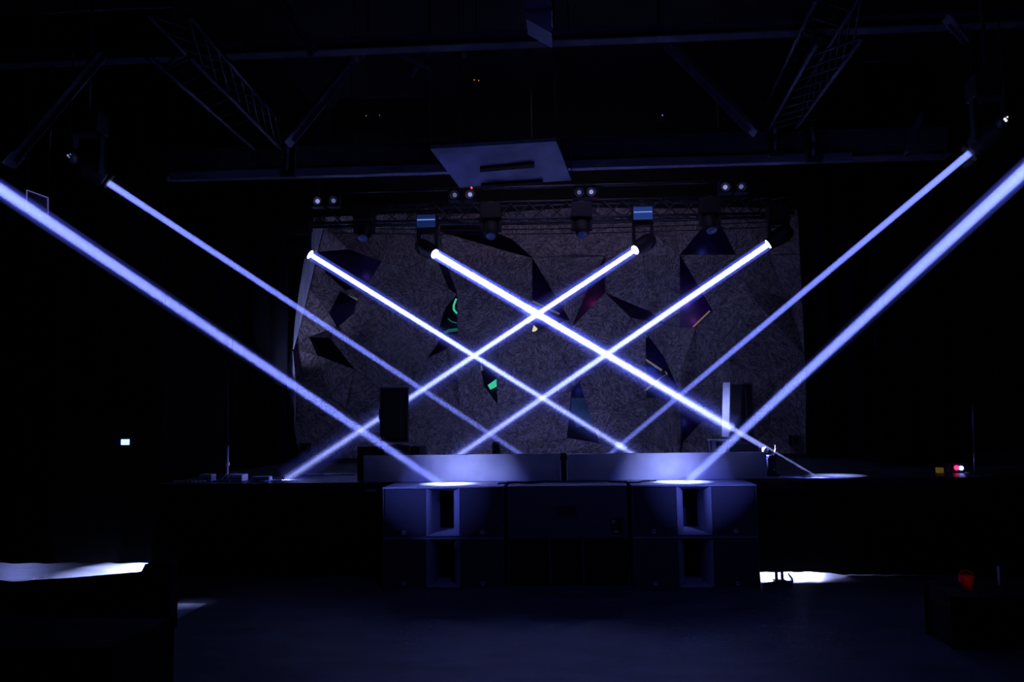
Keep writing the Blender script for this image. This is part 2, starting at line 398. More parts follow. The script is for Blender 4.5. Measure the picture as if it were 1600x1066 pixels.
# pale curved fins along its left edge
def fin(pts_l, pts_r, y):
    bm = nbm(); prev = None
    for (a, b) in zip(pts_l, pts_r):
        p, q = U(*a, YW+y), U(*b, YW+y-.12)
        v = [bm.verts.new(p-Vector((0,YW,0))), bm.verts.new(q-Vector((0,YW,0)))]
        if prev: bm.faces.new((prev[0], v[0], v[1], prev[1]))
        prev = v
    o = obj('edge_fin', bm, mat('pale_edge_sheet', (.78,.78,.86), .55, noise=.25, nscale=4, stretch=(6,1,.6)), bd)
    s = o.modifiers.new('t', 'SOLIDIFY'); s.thickness = .008
fin([(491,350),(484,376),(475,408),(468,450),(461,500),(456,545)], [(505,352),(497,385),(489,425),(478,470),(468,510),(458,546)], -.3)
fin([(455,547),(449,580),(449,610),(455,645),(459,664)], [(457,549),(460,580),(461,605),(461,640),(460,665)], -.3)
for p, l in (((474,700), 'small black socket box low on the wooden wall, left end'), ((1243,688), 'small black socket box low on the wooden wall, right end')):
    q = U(p[0], p[1], YW-.32); t = thing('wall_socket', l, 'socket', (q.x, q.y, q.z))
    bm = nbm(); box(bm, (-.06,-.02,-.08), (.06,.28,.08)); obj('case', bm, M_dark, t, bevel=.008)
    bm = nbm(); tube(bm, (0,-.03,0), (0,-.019,0), .03); obj('outlet', bm, M_case, t)
# dark plinth under the wall
bm = nbm(); a = U(470, 718, 14.8); box(bm, (-4.9, 14.82, ZS+.001), (5.4, 14.95, ZS+.07)); tag(obj('wall_plinth', bm, M_dark), 'low black plinth along the foot of the wooden wall', 'plinth')

# ---------------------------------------------------------------- bass speakers
D, X0, SW, SH, SD, GAP = 9.225, -2.078, 1.34, .55, .70, .03
def logo(parent, x, y, z):
    bm = nbm()
    lathe(bm, [(.015,-.002),(.024,-.002),(.024,.002),(.015,.002),(.015,-.002)], 20, Matrix.Translation((x,y,z)) @ Matrix.Rotation(pi/2,4,'X'))
    box(bm, (x-.008,y-.003,z-.012), (x-.003,y+.002,z+.014)); box(bm, (x-.008,y-.003,z-.012), (x+.010,y+.002,z-.007))
    return obj('logo', bm, M_logo, parent)
def make_sub(label, side=0):
    t = thing('bass_speaker', label, 'speaker')
    hw = SW/2; T = .018
    bm = nbm()
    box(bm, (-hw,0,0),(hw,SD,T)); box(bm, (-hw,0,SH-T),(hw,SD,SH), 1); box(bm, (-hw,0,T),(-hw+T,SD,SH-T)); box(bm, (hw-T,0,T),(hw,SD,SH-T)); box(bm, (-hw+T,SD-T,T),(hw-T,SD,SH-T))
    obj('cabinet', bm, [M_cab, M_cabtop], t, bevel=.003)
    gx = .19                                          # half width of the port mouth
    for s in (-1, 1):
        bm = nbm(); lo = (min(s*gx, s*(hw-T-.002)), .012, T+.002); hi = (max(s*gx, s*(hw-T-.002)), .03, SH-T-.002)
        box(bm, lo, hi); g = obj('grille', bm, M_grille, t, bevel=.004)
        logo(g, s*(gx+.245) + (-.0), .011, .055)
        bm = nbm(); box(bm, (s*(hw+.001)-.006, .26, .22), (s*(hw+.001)+.006, .44, .33)); obj('side_handle', bm, M_dark, t, bevel=.003)
    # flared port: walls curve inward from the mouth to a narrow slot at the back
    prof = [(gx-.004,.008),(gx-.02,.014),(gx-.05,.04),(gx-.078,.09),(gx-.088,.16),(gx-.092,.46)]
    for s in (-1, 1):
        bm = nbm(); pv = None
        for k, (px_, py_) in enumerate(prof):
            ins = (0,.004,.012,.02,.024,.03)[k]
            v = [bm.verts.new((s*px_, py_, T+ins)), bm.verts.new((s*px_, py_, SH-T-ins*1.6))]
            if pv:
                f = bm.faces.new((pv[0], v[0], v[1], pv[1])); f.smooth = True
            pv = v
        obj('port_wall', bm, M_horn, t)
    for zz, sg in ((T, 1), (SH-T, -1.6)):
        bm = nbm(); pv = None
        for k, (px_, py_) in enumerate(prof):
            ins = (0,.004,.012,.02,.024,.03)[k]*sg
            v = [bm.verts.new((-px_, py_, zz+ins)), bm.verts.new((px_, py_, zz+ins))]
            if pv: f = bm.faces.new((pv[0], v[0], v[1], pv[1])); f.smooth = True
            pv = v
        obj('port_floor' if sg > 0 else 'port_roof', bm, M_horn, t)
    bm = nbm(); box(bm, (-.11, .46, T+.04), (.11, .48, SH-T-.06)); obj('port_back', bm, M_case, t)
    return t
sub0 = make_sub('black bass speaker with central port, upper one of the left stack')
XC = [X0+SW/2, X0+SW*1.5+GAP, X0+SW*2.5+2*GAP]
sub0.location = (XC[0], D, SH+.002); sub0['group'] = 'stacked bass speakers before the stage'
dup(sub0, (XC[0], D, 0), 'black bass speaker with central port, on the floor in the left stack')
dup(sub0, (XC[2], D, SH+.002), 'black bass speaker with central port, upper one of the right stack')
dup(sub0, (XC[2], D, 0), 'black bass speaker with central port, on the floor in the right stack')
# lower middle: port cabinet in deep shadow; upper middle: turned round, back panel to the hall
tc = thing('bass_speaker', 'dark bass speaker with three open bays, on the floor in the middle stack', 'speaker', (XC[1], D+.03, 0), 0, 'stacked bass speakers before the stage')
hw = SW/2-.012; T = .018; hh = SH
bm = nbm()
box(bm, (-hw,0,0),(hw,SD-.03,T)); box(bm, (-hw,0,hh-T),(hw,SD-.03,hh)); box(bm, (-hw,0,T),(-hw+T,SD-.03,hh-T)); box(bm, (hw-T,0,T),(hw,SD-.03,hh-T)); box(bm, (-hw+T,.3,T),(hw-T,.32,hh-T))
obj('cabinet', bm, M_cab, tc, bevel=.003)
for x in (-.20, .16):
    bm = nbm(); box(bm, (x-.012,.012,T), (x+.012,.298,hh-T)); obj('divider', bm, M_cab, tc)
for x0_, x1_ in ((-hw+T+.002,-.214),(-.186,.146),(.174,hw-T-.002)):
    bm = nbm(); box(bm, (x0_,.10,T), (x1_,.11,hh-T)); obj('grille', bm, M_case, tc)
tb = thing('bass_speaker', 'bass speaker turned round, plain back panel and connector plate, middle stack top', 'speaker', (XC[1], D+.03, SH+.002), 0, 'stacked bass speakers before the stage')
bm = nbm(); box(bm, (-hw,0,0),(hw,SD-.03,hh)); obj('cabinet', bm, M_cab, tb, bevel=.006)
q = U(964, 823, D)
bm = nbm(); box(bm, (q.x-XC[1]-.07,-.006,.03), (q.x-XC[1]+.07,.004,.20)); cp = obj('connector_plate', bm, M_dark, tb, bevel=.003)
for dx, dz, m_ in ((-.035,.16,M_logo),(.035,.16,M_dark),(-.035,.08,M_dark),(.03,.08,M_dark)):
    bm = nbm(); lathe(bm, [(.010,-.002),(.018,-.002),(.018,.008),(.010,.008),(.010,-.002)], 16, Matrix.Translation((q.x-XC[1]+dx,-.010,dz)) @ Matrix.Rotation(pi/2,4,'X')); obj('connector', bm, m_, cp)
bm = nbm(); box(bm, (q.x-XC[1]-.028,-.009,.045), (q.x-XC[1]+.012,-.005,.06)); obj('rating_label', bm, M_logo, cp)
bm = nbm(); box(bm, (-.12,-.003,.20),(.10,.001,.33)); obj('handle_recess', bm, M_dark, tb)
# cables lying on the stack tops
def cable(pts, r, label, m=M_dark, cat='cable'):
    bm = nbm(); P = [Vector(p) for p in pts]; out = []
    for i in range(len(P)-1):
        a, b, c, d = P[max(i-1,0)], P[i], P[i+1], P[min(i+2,len(P)-1)]
        for k in range(6):
            s = k/6; out.append(.5*((2*b)+(-a+c)*s+(2*a-5*b+4*c-d)*s*s+(-a+3*b-3*c+d)*s**3))
    out.append(P[-1]); polyline(bm, out, r); return tag(obj('cable', bm, m), label, cat)
zt = 2*SH+.002
cable([U(778,757,9.5).xy.to_3d()+Vector((0,0,zt+.012)), Vector((XC[1]-.58,9.62,zt+.012)), Vector((XC[1]-.45,9.55,zt+.012)), Vector((XC[1]-.3,9.7,zt+.012))], .009, 'short black cable on top of the speakers, left of the middle stack')
cable([Vector((XC[2]-.9,9.6,zt+.012)), Vector((XC[2]-.6,9.5,zt+.012)), Vector((XC[2]-.5,9.66,zt+.012)), Vector((XC[2]-.35,9.72,zt+.012))], .009, 'short black cable on top of the speakers, right of the middle stack')
cable([Vector((XC[2]+.74,9.42,.012)), Vector((XC[2]+.95,9.55,.012)), Vector((XC[2]+1.1,9.6,.012)), Vector((XC[2]+1.15,9.98,.02))], .012, 'black cable on the lit floor strip beside the right speakers')

# ---------------------------------------------------------------- low panels behind the speakers
YP = 10.03
def panel(pa, pb, label):
    a, b = U(pa[0], pa[1], YP), U(pb[0], pb[1], YP)
    t = thing('fascia_panel', label, 'panel', ((a.x+b.x)/2, YP, ZS), 0, 'low panels across the stage front')
    h = (a.z+b.z)/2-ZS; hw = (b.x-a.x)/2
    bm = nbm(); box(bm, (-hw,0,0),(hw,.025,h-.0)); obj('sheet', bm, M_panel, t, bevel=.002)
    bm = nbm(); box(bm, (-hw,.026,h-.03),(hw,.06,h)); obj('top_rail', bm, M_metal, t)
    for s in (-1,1):
        bm = nbm(); box(bm, (s*(hw-.03)-.02,.026,0),(s*(hw-.03)+.02,.06,h-.031)); obj('post', bm, M_metal, t)
        bm = nbm(); box(bm, (s*(hw-.2)-.02,.062,0),(s*(hw-.2)+.02,.13,.03)); obj('foot', bm, M_metal, t)
panel((568,711.5), (875,709.5), 'long low pale panel behind the left speaker stack, bright near its middle')
panel((886,709), (1197,707), 'long low pale panel behind the right speaker stack, streaked and brightly lit')
a, b = U(876,708,YP), U(885,709,YP)
bm = nbm(); box(bm, (a.x,YP+.012,ZS),(b.x,YP+.07,a.z+.0)); tag(obj('panel_post', bm, M_dark), 'dark upright post in the gap between the two low panels', 'post')

YT_ = 13.5
# ---------------------------------------------------------------- full range speakers on stage
def fullrange(px0, px1, pyt, pyb, y, rz, label, sidem):
    a, b = U(px0, pyb, y), U(px1, pyt, y); W_ = (b.x-a.x); H_ = b.z-a.z
    t = thing('stage_speaker', label, 'speaker', ((a.x+b.x)/2, y+.2, a.z), rz, 'tall speakers on the stage corners')
    w2 = W_/2*.82; dp = .42
    poly = [(-w2,-dp/2),(w2,-dp/2),(w2*.92,dp*.1),(w2*.6,dp/2),(-w2*.6,dp/2),(-w2*.92,dp*.1)]
    bm = nbm(); A = [bm.verts.new((p[0],p[1],0)) for p in poly]; B = [bm.verts.new((p[0],p[1],H_)) for p in poly]
    bm.faces.new(A[::-1]); bm.faces.new(B)
    for i in range(6): j = (i+1)%6; bm.faces.new((A[i],A[j],B[j],B[i]))
    obj('cabinet', bm, M_cab, t, bevel=.006)
    bm = nbm(); box(bm, (-w2+.015,-dp/2-.012,.02),(w2-.015,-dp/2-.001,H_-.02)); obj('grille', bm, M_case, t, bevel=.004)
    bm = nbm(); box(bm, (w2*.42,-dp/2-.020,.05),(w2*.47,-dp/2-.0125,H_-.06)); obj('lit_side_strip', bm, M_cab, t)  # added lighter strip imitating the lit side of the cabinet
    for s in (-1,1):
        bm = nbm(); box(bm, (s*w2*.985-.012,-.05,H_*.42),(s*w2*.985+.012,.02,H_*.6)); obj('handle', bm, M_dark, t)
    return t, a, W_, H_
tL, aL, WL, HL = fullrange(583, 637, 605, 692, 10.3, R(14), 'tall black speaker at stage left with a thin beam passing behind', M_cab)
tR, aR, WR, HR = fullrange(1139, 1185, 598, 690, 11.25, R(-12), 'tall black speaker at stage right beside a pale upright board', M_cab)
def base_box(pxa, pxb, pyt, y, d, label, m_):
    a, b = U(pxa, pyt, y), U(pxb, pyt, y)
    t = thing('speaker_base', label, 'speaker', ((a.x+b.x)/2, y+d/2, ZS)); w2 = (b.x-a.x)/2; h = a.z-ZS
    bm = nbm(); box(bm, (-w2,-d/2,0),(w2,d/2,h)); obj('cabinet', bm, m_, t, bevel=.008)
    bm = nbm(); box(bm, (-w2+.03,-d/2-.008,.03),(w2-.03,-d/2-.001,h-.03)); obj('grille', bm, M_grille, t)
base_box(600, 640, 696, 10.2, .6, 'squat blue-grey box carrying the tall speaker at stage left', M_cab)
base_box(558, 597, 698, 10.25, .5, 'low black box left of the squat box at stage left', M_case)
base_box(642, 655, 698, 10.25, .5, 'narrow black box right of the squat box at stage left', M_case)
base_box(1119, 1186, 691, 11.25, .6, 'squat dark box carrying the tall speaker at stage right', M_cab)
# pale upright board and side table at right
a, b = U(1138, 683, 11.15), U(1127, 598, 11.15)
bm = nbm(); w_ = .11
vs = box(bm, (0,0,0),(w_,.03,b.z-a.z)); 
for v in vs:
    if v.co.z > .1: v.co.x += (b.x-a.x)+w_
o = tag(obj('upright_board', bm, M_light, bevel=.003), 'narrow pale board leaning upright beside the tall right speaker', 'board'); o.location = (a.x-.085, 11.15, a.z); o.rotation_euler = (0,0,R(-42))
a, b = U(1110, 687.5, 10.95), U(1142, 687.5, 10.95)
t = thing('side_table', 'small pale-edged table under the upright board at stage right', 'table', (a.x, 10.95, ZS))
bm = nbm(); box(bm, (0,0,a.z-ZS-.012),(b.x-a.x,.27,a.z-ZS)); obj('tabletop', bm, M_light, t)
for x, y in ((.05,.04),(.05,.24),(b.x-a.x-.04,.04),(b.x-a.x-.04,.24)):
    bm = nbm(); box(bm, (x-.022,y-.02,0),(x+.022,y+.02,a.z-ZS-.013)); obj('leg', bm, M_light, t)
# stand that catches one beam
l_a, l_b = U(680, 397, YT_), UZ(1274, 746, ZS)      # the stand's top lies on the line of the second lit head's beam
ps = min((l_a.lerp(l_b, k/2000) for k in range(2000)), key=lambda v: abs((v-EYE).dot(_r2)/(v-EYE).dot(_f)*F_PX+800-1196))
t = thing('clamp_stand', 'black stand at stage right whose top catches a beam and glows white', 'stand', (ps.x+.06, ps.y, ZS))
h = ps.z-ZS
bm = nbm(); box(bm, (-.05,-.05,.02),(.05,.05,h-.12)); obj('body', bm, M_dark, t, bevel=.01)
bm = nbm(); box(bm, (-.045,-.075,h-.12),(.05,.075,h-.085)); obj('clamp', bm, M_dark, t, bevel=.01)
bm = nbm(); box(bm, (-.09,-.09,0),(.09,.09,.019)); obj('base', bm, M_dark, t, bevel=.004)
bm = nbm(); lathe(bm, [(0,-.04),(.022,-.035),(.036,-.018),(.04,0),(.036,.018),(.022,.035),(0,.04)], 16, Matrix.Translation((-.066,0,h-.026))); obj('reflector_knob', bm, M_white, t)
bm = nbm(); polyline(bm, [Vector((.0,-.06,h-.08)),Vector((.03,-.06,h-.06)),Vector((.05,-.06,h+.0)),Vector((.045,-.06,h+.04))], .009); obj('hook', bm, M_white, t)
bm = nbm(); tube(bm, (.02,-.06,.08),(.02,-.051,.08), .012); obj('latch', bm, M_white, t)
# little dark item on the panel top, far behind
q = U(776, 700, 13.2); t = thing('floor_monitor', 'small dark wedge on the stage floor behind the left panel', 'monitor', (q.x, 13.2, ZS))
bm = nbm(); prism(bm, [(-.07,0),(.07,0),(.05,q.z-ZS+.10),(-.05,q.z-ZS+.10)], -.12,.12); obj('cabinet', bm, M_dark, t, bevel=.005)
bm = nbm(); box(bm, (-.04,-.13,.05),(.04,-.121,q.z-ZS+.05)); obj('grille', bm, M_case, t)

# ---------------------------------------------------------------- lighting truss over the stage
def truss(label, p, q, s, n, m=M_alu, r=.025):
    p, q = Vector(p), Vector(q); d = q-p; L = d.length; t = thing('lighting_truss', label, 'truss', p)
    t.rotation_mode = 'QUATERNION'; t.rotation_quaternion = d.to_track_quat('X','Z')
    C = [(-s/2,-s/2),(s/2,-s/2),(s/2,s/2),(-s/2,s/2)]
    for y, z in C:
        bm = nbm(); tube(bm, (0,y,z),(L,y,z), r, n=8); obj('chord', bm, m, t)
    mesh = {}
    for k in range(n):
        x0_, x1_ = L*k/n, L*(k+1)/n
        for c in range(4):
            (y0_, z0_), (y1_, z1_) = C[c], C[(c+1)%4]
            if c not in mesh:
                bm = nbm(); tube(bm, (0,y0_,z0_),(L/n,y1_,z1_), r*.5, n=5, caps=False); o = obj('brace', bm, m, t); mesh[c] = o
            else: o = mesh[c].copy(); col.objects.link(o); o.location = (x0_,0,0)
    return t
YT = 13.5
pl_, pr_ = U(470, 330, YT), U(1248, 312, YT)
truss('long black lighting truss above the wooden wall carrying the moving heads', (pl_.x, YT+.42, pl_.z), (pr_.x, YT+.42, pr_.z), .29, 26, M_metal)
p1, p2 = U(478, 302, 12.97), U(1200, 282, 12.97)
t = thing('lamp_bar', 'thin black pipe carrying the twin lamps above the truss', 'pipe', p1)
bm = nbm(); tube(bm, (0,0,0), p2-p1, .025); obj('pipe', bm, M_metal, t)
for k_ in (.1,.5,.9):
    v_ = (p2-p1)*k_; bm = nbm(); tube(bm, v_, (v_.x,v_.y,Z_C-p1.z), .008); obj('suspension_rod', bm, M_dark, t)
a, b = U(690, 346, 13.9), U(1060, 342, 13.9)
for k, (ya, yb) in enumerate(((349,345),(357,352),(364,360))):
    a, b = U(520, ya, 14.2), U(1225, yb-6, 14.2)
    cable([a, a.lerp(b,.25)-Vector((0,0,.05)), a.lerp(b,.5)-Vector((0,0,.07)), a.lerp(b,.75)-Vector((0,0,.05)), b], .008,
          ['highest of the three black cables strung before the wooden wall', 'middle one of the three black cables strung before the wooden wall', 'lowest of the three black cables strung before the wooden wall'][k])

# ---------------------------------------------------------------- moving heads
def moving_head(px, py, y, target, label, lit=False, flip=False, pale=False, basepx=None, dz=.58):
    """lens centre seen at px,py; hangs from the truss; head aims at target"""
    lens = U(px, py, y); d = (Vector(target)-lens).normalized()
    pivot = lens-d*.20
    bx = U(basepx[0], basepx[1], y) if basepx else pivot+Vector((0,0,dz))
    t = thing('moving_head', label, 'stage light', (pivot.x, pivot.y, bx.z+.14), 0, 'moving heads on the truss')
    top = pivot.z-(bx.z+.14)                         # pivot height in local space (negative)
    mb = M_dark
    bm = nbm(); box(bm, (-.17,-.12,-.27),(.17,.12,-.02)); bs = obj('base', bm, mb, t, bevel=.012)
    if pale:
        bm = nbm(); box(bm, (-.155,-.1265,-.255),(.155,-.1205,-.045)); obj('led_face', bm, emis('blue_led_face', (.05,.15,.75), .10*pale), bs)
        for zz, hh_, e_ in ((-.13,.010,E_disp),):
            bm = nbm(); box(bm, (-.15,-.131,zz-hh_),(.15,-.127,zz+hh_)); obj('display', bm, e_, bs)
    bm = nbm(); box(bm, (-.05,-.03,-.02),(.05,.25,.03)); obj('clamp', bm, M_metal, t)
    yb = nbm(); box(yb, (-.17,-.06,-.32),(.17,.06,-.27)); obj('yoke_bridge', yb, M_dark, t, bevel=.008)
    for s in (-1,1):
        bm = nbm(); box(bm, (s*.15-.025,-.055,top-.06),(s*.15+.025,.055,-.275)); obj('yoke_arm', bm, M_dark, t, bevel=.012)
    q = d.to_track_quat('-Z','Y').to_matrix().to_4x4(); Mx = Matrix.Translation((0,0,top)) @ q
    bm = nbm(); lathe(bm, [(0,.24),(.08,.235),(.12,.19),(.135,.08),(.132,-.05),(.105,-.14),(.09,-.185),(.078,-.195),(.078,-.175),(0,-.17)], 22, Mx)
    hd = obj('head', bm, M_dark, t)
    bm = nbm(); lathe(bm, [(0,-.222),(.04,-.216),(.07,-.202),(.086,-.186),(.086,-.182)], 22, Mx); obj('lens', bm, E_lens if lit else E_idle, hd)
    return lens, d
def off(px, py): return U(px, py, 10)
# ---------------------------------------------------------------- beams
HAZE = {}
def haze(sig, g=.45):
    k = (sig, g)
    if k in HAZE: return HAZE[k]
    M = bpy.data.materials.new('thin_haze'); M.use_nodes = True; n = M.node_tree.nodes; l = M.node_tree.links
    n.remove(n['Principled BSDF']); v = n.new('ShaderNodeVolumeScatter'); v.inputs['Density'].default_value = sig
    v.inputs['Anisotropy'].default_value = g; v.inputs['Color'].default_value = (.93,.94,1,1)
    l.new(v.outputs[0], n['Material Output'].inputs['Volume']); M.cycles.volume_sampling = 'EQUIANGULAR'; HAZE[k] = M; return M
def beam(p, q, label, power, rad, halo=1.0, tube_r=(.20,.20), hr=.09, colr=(.30,.36,1.0), spread=.8, core=(.066,.040), sig=.12, spill=0, spill_cone=14, soft_end=1.0, g=.45, lobe=None):
    p, q = Vector(p), Vector(q); d = (q-p).normalized(); L = (q-p).length
    bm = nbm(); tube(bm, Vector((0,0,0)), d*L, core[0], core[1], n=24)
    o = tag(obj('light_beam', bm, haze(sig, g)), label, 'light beam', 'blue-white beams in the haze'); o.location = p+d*.015
    bm = nbm(); tube(bm, d*.02, d*(L*soft_end-.02), tube_r[0], tube_r[1], n=24)
    obj('soft_haze', bm, haze(.12, g), o)
    area('beam_lamp', p+d*.025, q, power, colr, rad*2, spread, shape='DISK')
    if halo: area('halo_lamp', p+d*.03, q, halo, (.10,.13,1.0), hr*2, 2.6, shape='DISK')
    if spill: spot('spill_lamp', p+d*.03, q, spill, (.12,.16,1.0), spill_cone, 1.0, .03)
    if lobe: spot('panel_bounce_fill', p+Vector((0,0,.65)), lobe[0], lobe[1], (.42,.50,1.0), 9, 1.0, .05)  # added lamp above the beam start, imitates bounce on the low panels
    if lobe: spot('speaker_top_fill', Vector((lobe[2], 9.72, ZS+4.3)), Vector((lobe[2], 9.68, ZS)), 15000, (.42,.50,1.0), 9.5, 1.0, .04)  # added overhead lamp, imitates the beam's glare on the speaker tops
def land(px, py, z=ZS): return UZ(px, py, z)
T_A, T_B, T_C, T_D = land(1012, 724), land(1274, 746), land(446, 750), land(698, 724)
A = moving_head(485, 398, YT, T_A, 'black moving head at the truss left end, throwing a white-blue beam rightward', True, basepx=(478,350))
B = moving_head(680, 397, YT, T_B, 'moving head with a blue-lit base, left of centre, beam falling to the right', True, pale=True, basepx=(666,345))
C = moving_head(992, 391, YT, T_C, 'moving head with a blue-lit base, right of centre, beam falling to the left', True, pale=2.4, basepx=(1008,333))
Dm = moving_head(1200, 382, YT, T_D, 'black moving head at the truss right end, throwing a white-blue beam leftward', True, basepx=(1214,335))
for px, py, bpx, lab in ((567,373,566,'dark unlit moving head, first from the left on the truss'), (767,370,766,'dark unlit moving head between the blue-lit base and the panel, second from left'),
                    (910,368,909,'dark unlit moving head just right of the hanging ceiling panel, third from left'), (1112,361,1112,'dark unlit moving head nearest the right end of the truss')):
    l0 = U(px, py, YT); moving_head(px, py, YT, l0+Vector((.02,-.5,-.7)), lab, False, basepx=(bpx, py-42))
PW = 34.0
beam(A[0], T_A, 'beam from the leftmost moving head, falling right to the panels', PW, .04, 10, core=(.048,.026), spill=600)
beam(B[0], T_B, 'brightest long beam, from the second lit head down to the right stand', PW*1.3, .045, 18, soft_end=.835, core=(.056,.031))
beam(C[0], T_C, 'beam from the third lit head, falling left behind the tall left speaker', PW*.6, .036, 6, core=(.045,.023), spill=1500)
beam(Dm[0], T_D, 'beam from the rightmost moving head, falling left to the panels', PW*1.2, .045, 16, core=(.056,.033), spill=600)
spot('deck_fill', U(1275,290,12.6), UZ(1312,744,ZS)+Vector((0,.12,0)), 9000, (.30,.38,1.0), 8.5, 1.0, .02)  # added lamp imitating the streak where the second beam lands
# side heads: seen from behind, aimed into the stage
pE, pG = U(165, 283, 8.5), U(1519, 236, 8.5)
qE, qG = land(838, 726), land(938, 722)
beam(pE, qE, 'softer blue beam starting at upper left, second in from the left edge', 5.2, .036, 0, hr=.06, tube_r=(.10,.10), spread=.55, g=-.1, colr=(.18,.23,1.0), core=(.05,.036), sig=.12)
beam(pG, qG, 'softer blue beam starting at upper right, second in from the right edge', 5.2, .036, 0, hr=.06, tube_r=(.10,.10), spread=.55, g=-.1, colr=(.18,.23,1.0), core=(.05,.036), sig=.12)
pF, pH = U(-110, 222, 4.9), U(1720, 157, 4.9)
qF, qH = UZ(690, 757, zt), UZ(1074, 753, zt)
beam(pF, qF, 'outermost left beam, entering at the left edge and landing on the left speakers', 6.2, .038, 0, colr=(.19,.25,1.0), core=(.05,.048), hr=.065, tube_r=(.07,.07), spread=.5, g=-.1, spill=2800, lobe=(U(735,736,9.99), 2600, U(700,755,9.6).x))
beam(pH, qH, 'outermost right beam, entering at the right edge and landing on the right speakers', 6.2, .038, 0, colr=(.19,.25,1.0), core=(.05,.048), hr=.065, tube_r=(.07,.07), spread=.5, g=-.1, spill=2800, lobe=(U(1040,734,9.99), 2600, U(1066,752,9.6).x))
def side_head(p, q, label):
    p, q = Vector(p), Vector(q); d = (q-p).normalized(); piv = p-d*.22
    t = thing('side_moving_head', label, 'stage light', (piv.x, piv.y, piv.z+.62))
    Mx = Matrix.Translation((0,0,-.62)) @ d.to_track_quat('-Z','Y').to_matrix().to_4x4()
    bm = nbm(); lathe(bm, [(0,.24),(.08,.235),(.12,.19),(.135,.08),(.132,-.05),(.105,-.14),(.09,-.185),(.078,-.195),(.078,-.175),(0,-.17)], 22, Mx); hd = obj('head', bm, M_dark, t)
    bm = nbm(); lathe(bm, [(0,-.19),(.05,-.187),(.07,-.18)], 22, Mx); obj('lens', bm, E_lens, hd)
    bm = nbm(); box(bm, (-.17,-.12,-.25),(.17,.12,-.02)); obj('base', bm, M_dark, t, bevel=.012)
    for s in (-1,1):
        bm = nbm(); box(bm, (s*.15-.02,-.05,-.68),(s*.15+.02,.05,-.252)); obj('yoke_arm', bm, M_dark, t, bevel=.01)
    bm = nbm(); tube(bm, (0,0,-.02),(0,0,Z_C-piv.z-.62), .02); obj('suspension_pole', bm, M_dark, t)
    return t
side_head(pE, qE, 'black moving head at upper left, seen from behind at its beam start')
side_head(pG, qG, 'black moving head at upper right, seen from behind at its beam start')

side_head(pF, qF, 'black moving head beyond the left edge, source of the outermost left beam')
side_head(pH, qH, 'black moving head beyond the right edge, source of the outermost right beam')

# ---------------------------------------------------------------- twin lamps
def twin(px, py, y, px2, label, bright=1.0, red=False):
    p, p2 = U(px, py, y), U(px2, py, y); dx = p2.x-p.x
    t = thing('twin_lamp', label, 'stage light', (p.x, y, p.z), 0, 'twin lamps above the truss')
    for k, x in enumerate((0, dx)):
        bm = nbm(); s = .10; box(bm, (x-s,-.02,-s),(x-s+.012,.16,s)); box(bm, (x+s-.012,-.02,-s),(x+s,.16,s)); box(bm, (x-s+.012,-.02,s-.012),(x+s-.012,.16,s)); box(bm, (x-s+.012,-.02,-s),(x+s-.012,.16,-s+.012)); box(bm, (x-s+.012,.13,-s+.012),(x+s-.012,.16,s-.012))
        h_ = obj('housing', bm, M_metal, t)
        bm = nbm(); lathe(bm, [(0,.11),(.03,.10),(.055,.06),(.072,.02),(.082,0),(.076,.0),(.05,.055)], 22, Matrix.Translation((x,.0,0)) @ Matrix.Rotation(-pi/2,4,'X')); obj('reflector', bm, M_alu, h_)
        bm = nbm(); lathe(bm, [(0,-.015),(.02,-.012),(.034,0),(.034,.02),(.02,.03),(0,.035)], 18, Matrix.Translation((x,.03,0)) @ Matrix.Rotation(-pi/2,4,'X')); obj('bulb', bm, E_blind if (k == (0 if bright > 0 else 1)) else mat('dim_bulb_glint', (.1,.1,.1), .3, emit=(.35,.38,1), est=.25), h_)  # bulb glow imitates the faint reflection in each lens
    bm = nbm(); box(bm, (min(0,dx)-.06,.05,.10),(max(0,dx)+.06,.09,.13)); obj('bracket', bm, M_metal, t)
    if red:
        q = U(737, 294, y); bm = nbm(); tube(bm, (q.x-p.x,-.03,q.z-p.z),(q.x-p.x,-.01,q.z-p.z), .013); obj('indicator', bm, E_red, t)
twin(495, 313.5, 12.85, 520, 'twin lamp above the leftmost lit moving head')
twin(734, 303, 12.85, 710, 'twin lamp with a red indicator below the hanging ceiling panel', red=True)
twin(924, 299, 12.85, 905, 'twin lamp just right of the hanging ceiling panel')
twin(1134, 291.5, 12.85, 1159, 'twin lamp highest and furthest right above the truss')

# ---------------------------------------------------------------- roof steel
def ibeam(name, p, q, h, wd, label, m=M_steel):
    p, q = Vector(p), Vector(q); d = q-p; L = d.length
    t = thing(name, label, 'roof beam', p); t.rotation_mode = 'QUATERNION'; t.rotation_quaternion = d.to_track_quat('X','Z')
    for nm, lo, hi in (('web',(0,-.012,-h/2),(L,.012,h/2)),('lower_flange',(0,-wd/2,-h/2-.02),(L,wd/2,-h/2)),('upper_flange',(0,-wd/2,h/2),(L,wd/2,h/2+.02))):
        bm = nbm(); box(bm, lo, hi); obj(nm, bm, m, t)
    return t
YB = 11.2
a, b = U(150, 262, YB), U(1480, 224, YB)
ibeam('roof_beam', a, b, .34, .26, 'deep steel beam crossing the whole roof in front of the truss')
a, b = U(268, 277, YB-.2), U(1330, 246, YB-.2)
bm = nbm(); h = .055
box(bm, (0,-.06,-h),(1,.06,h)); o = tag(obj('cable_tray', bm, M_duct), 'long pale tray running under the deep roof beam', 'tray'); o.location = a
dd = b-a; o.scale = (dd.length,1,1); o.rotation_mode = 'QUATERNION'; o.rotation_quaternion = dd.to_track_quat('X','Z')
YU = 9.0
a, b = U(-20, 96, YU), U(1620, 28, YU)
ibeam('roof_beam', a, b, .10, .16, 'slim steel chord crossing near the top of the view')
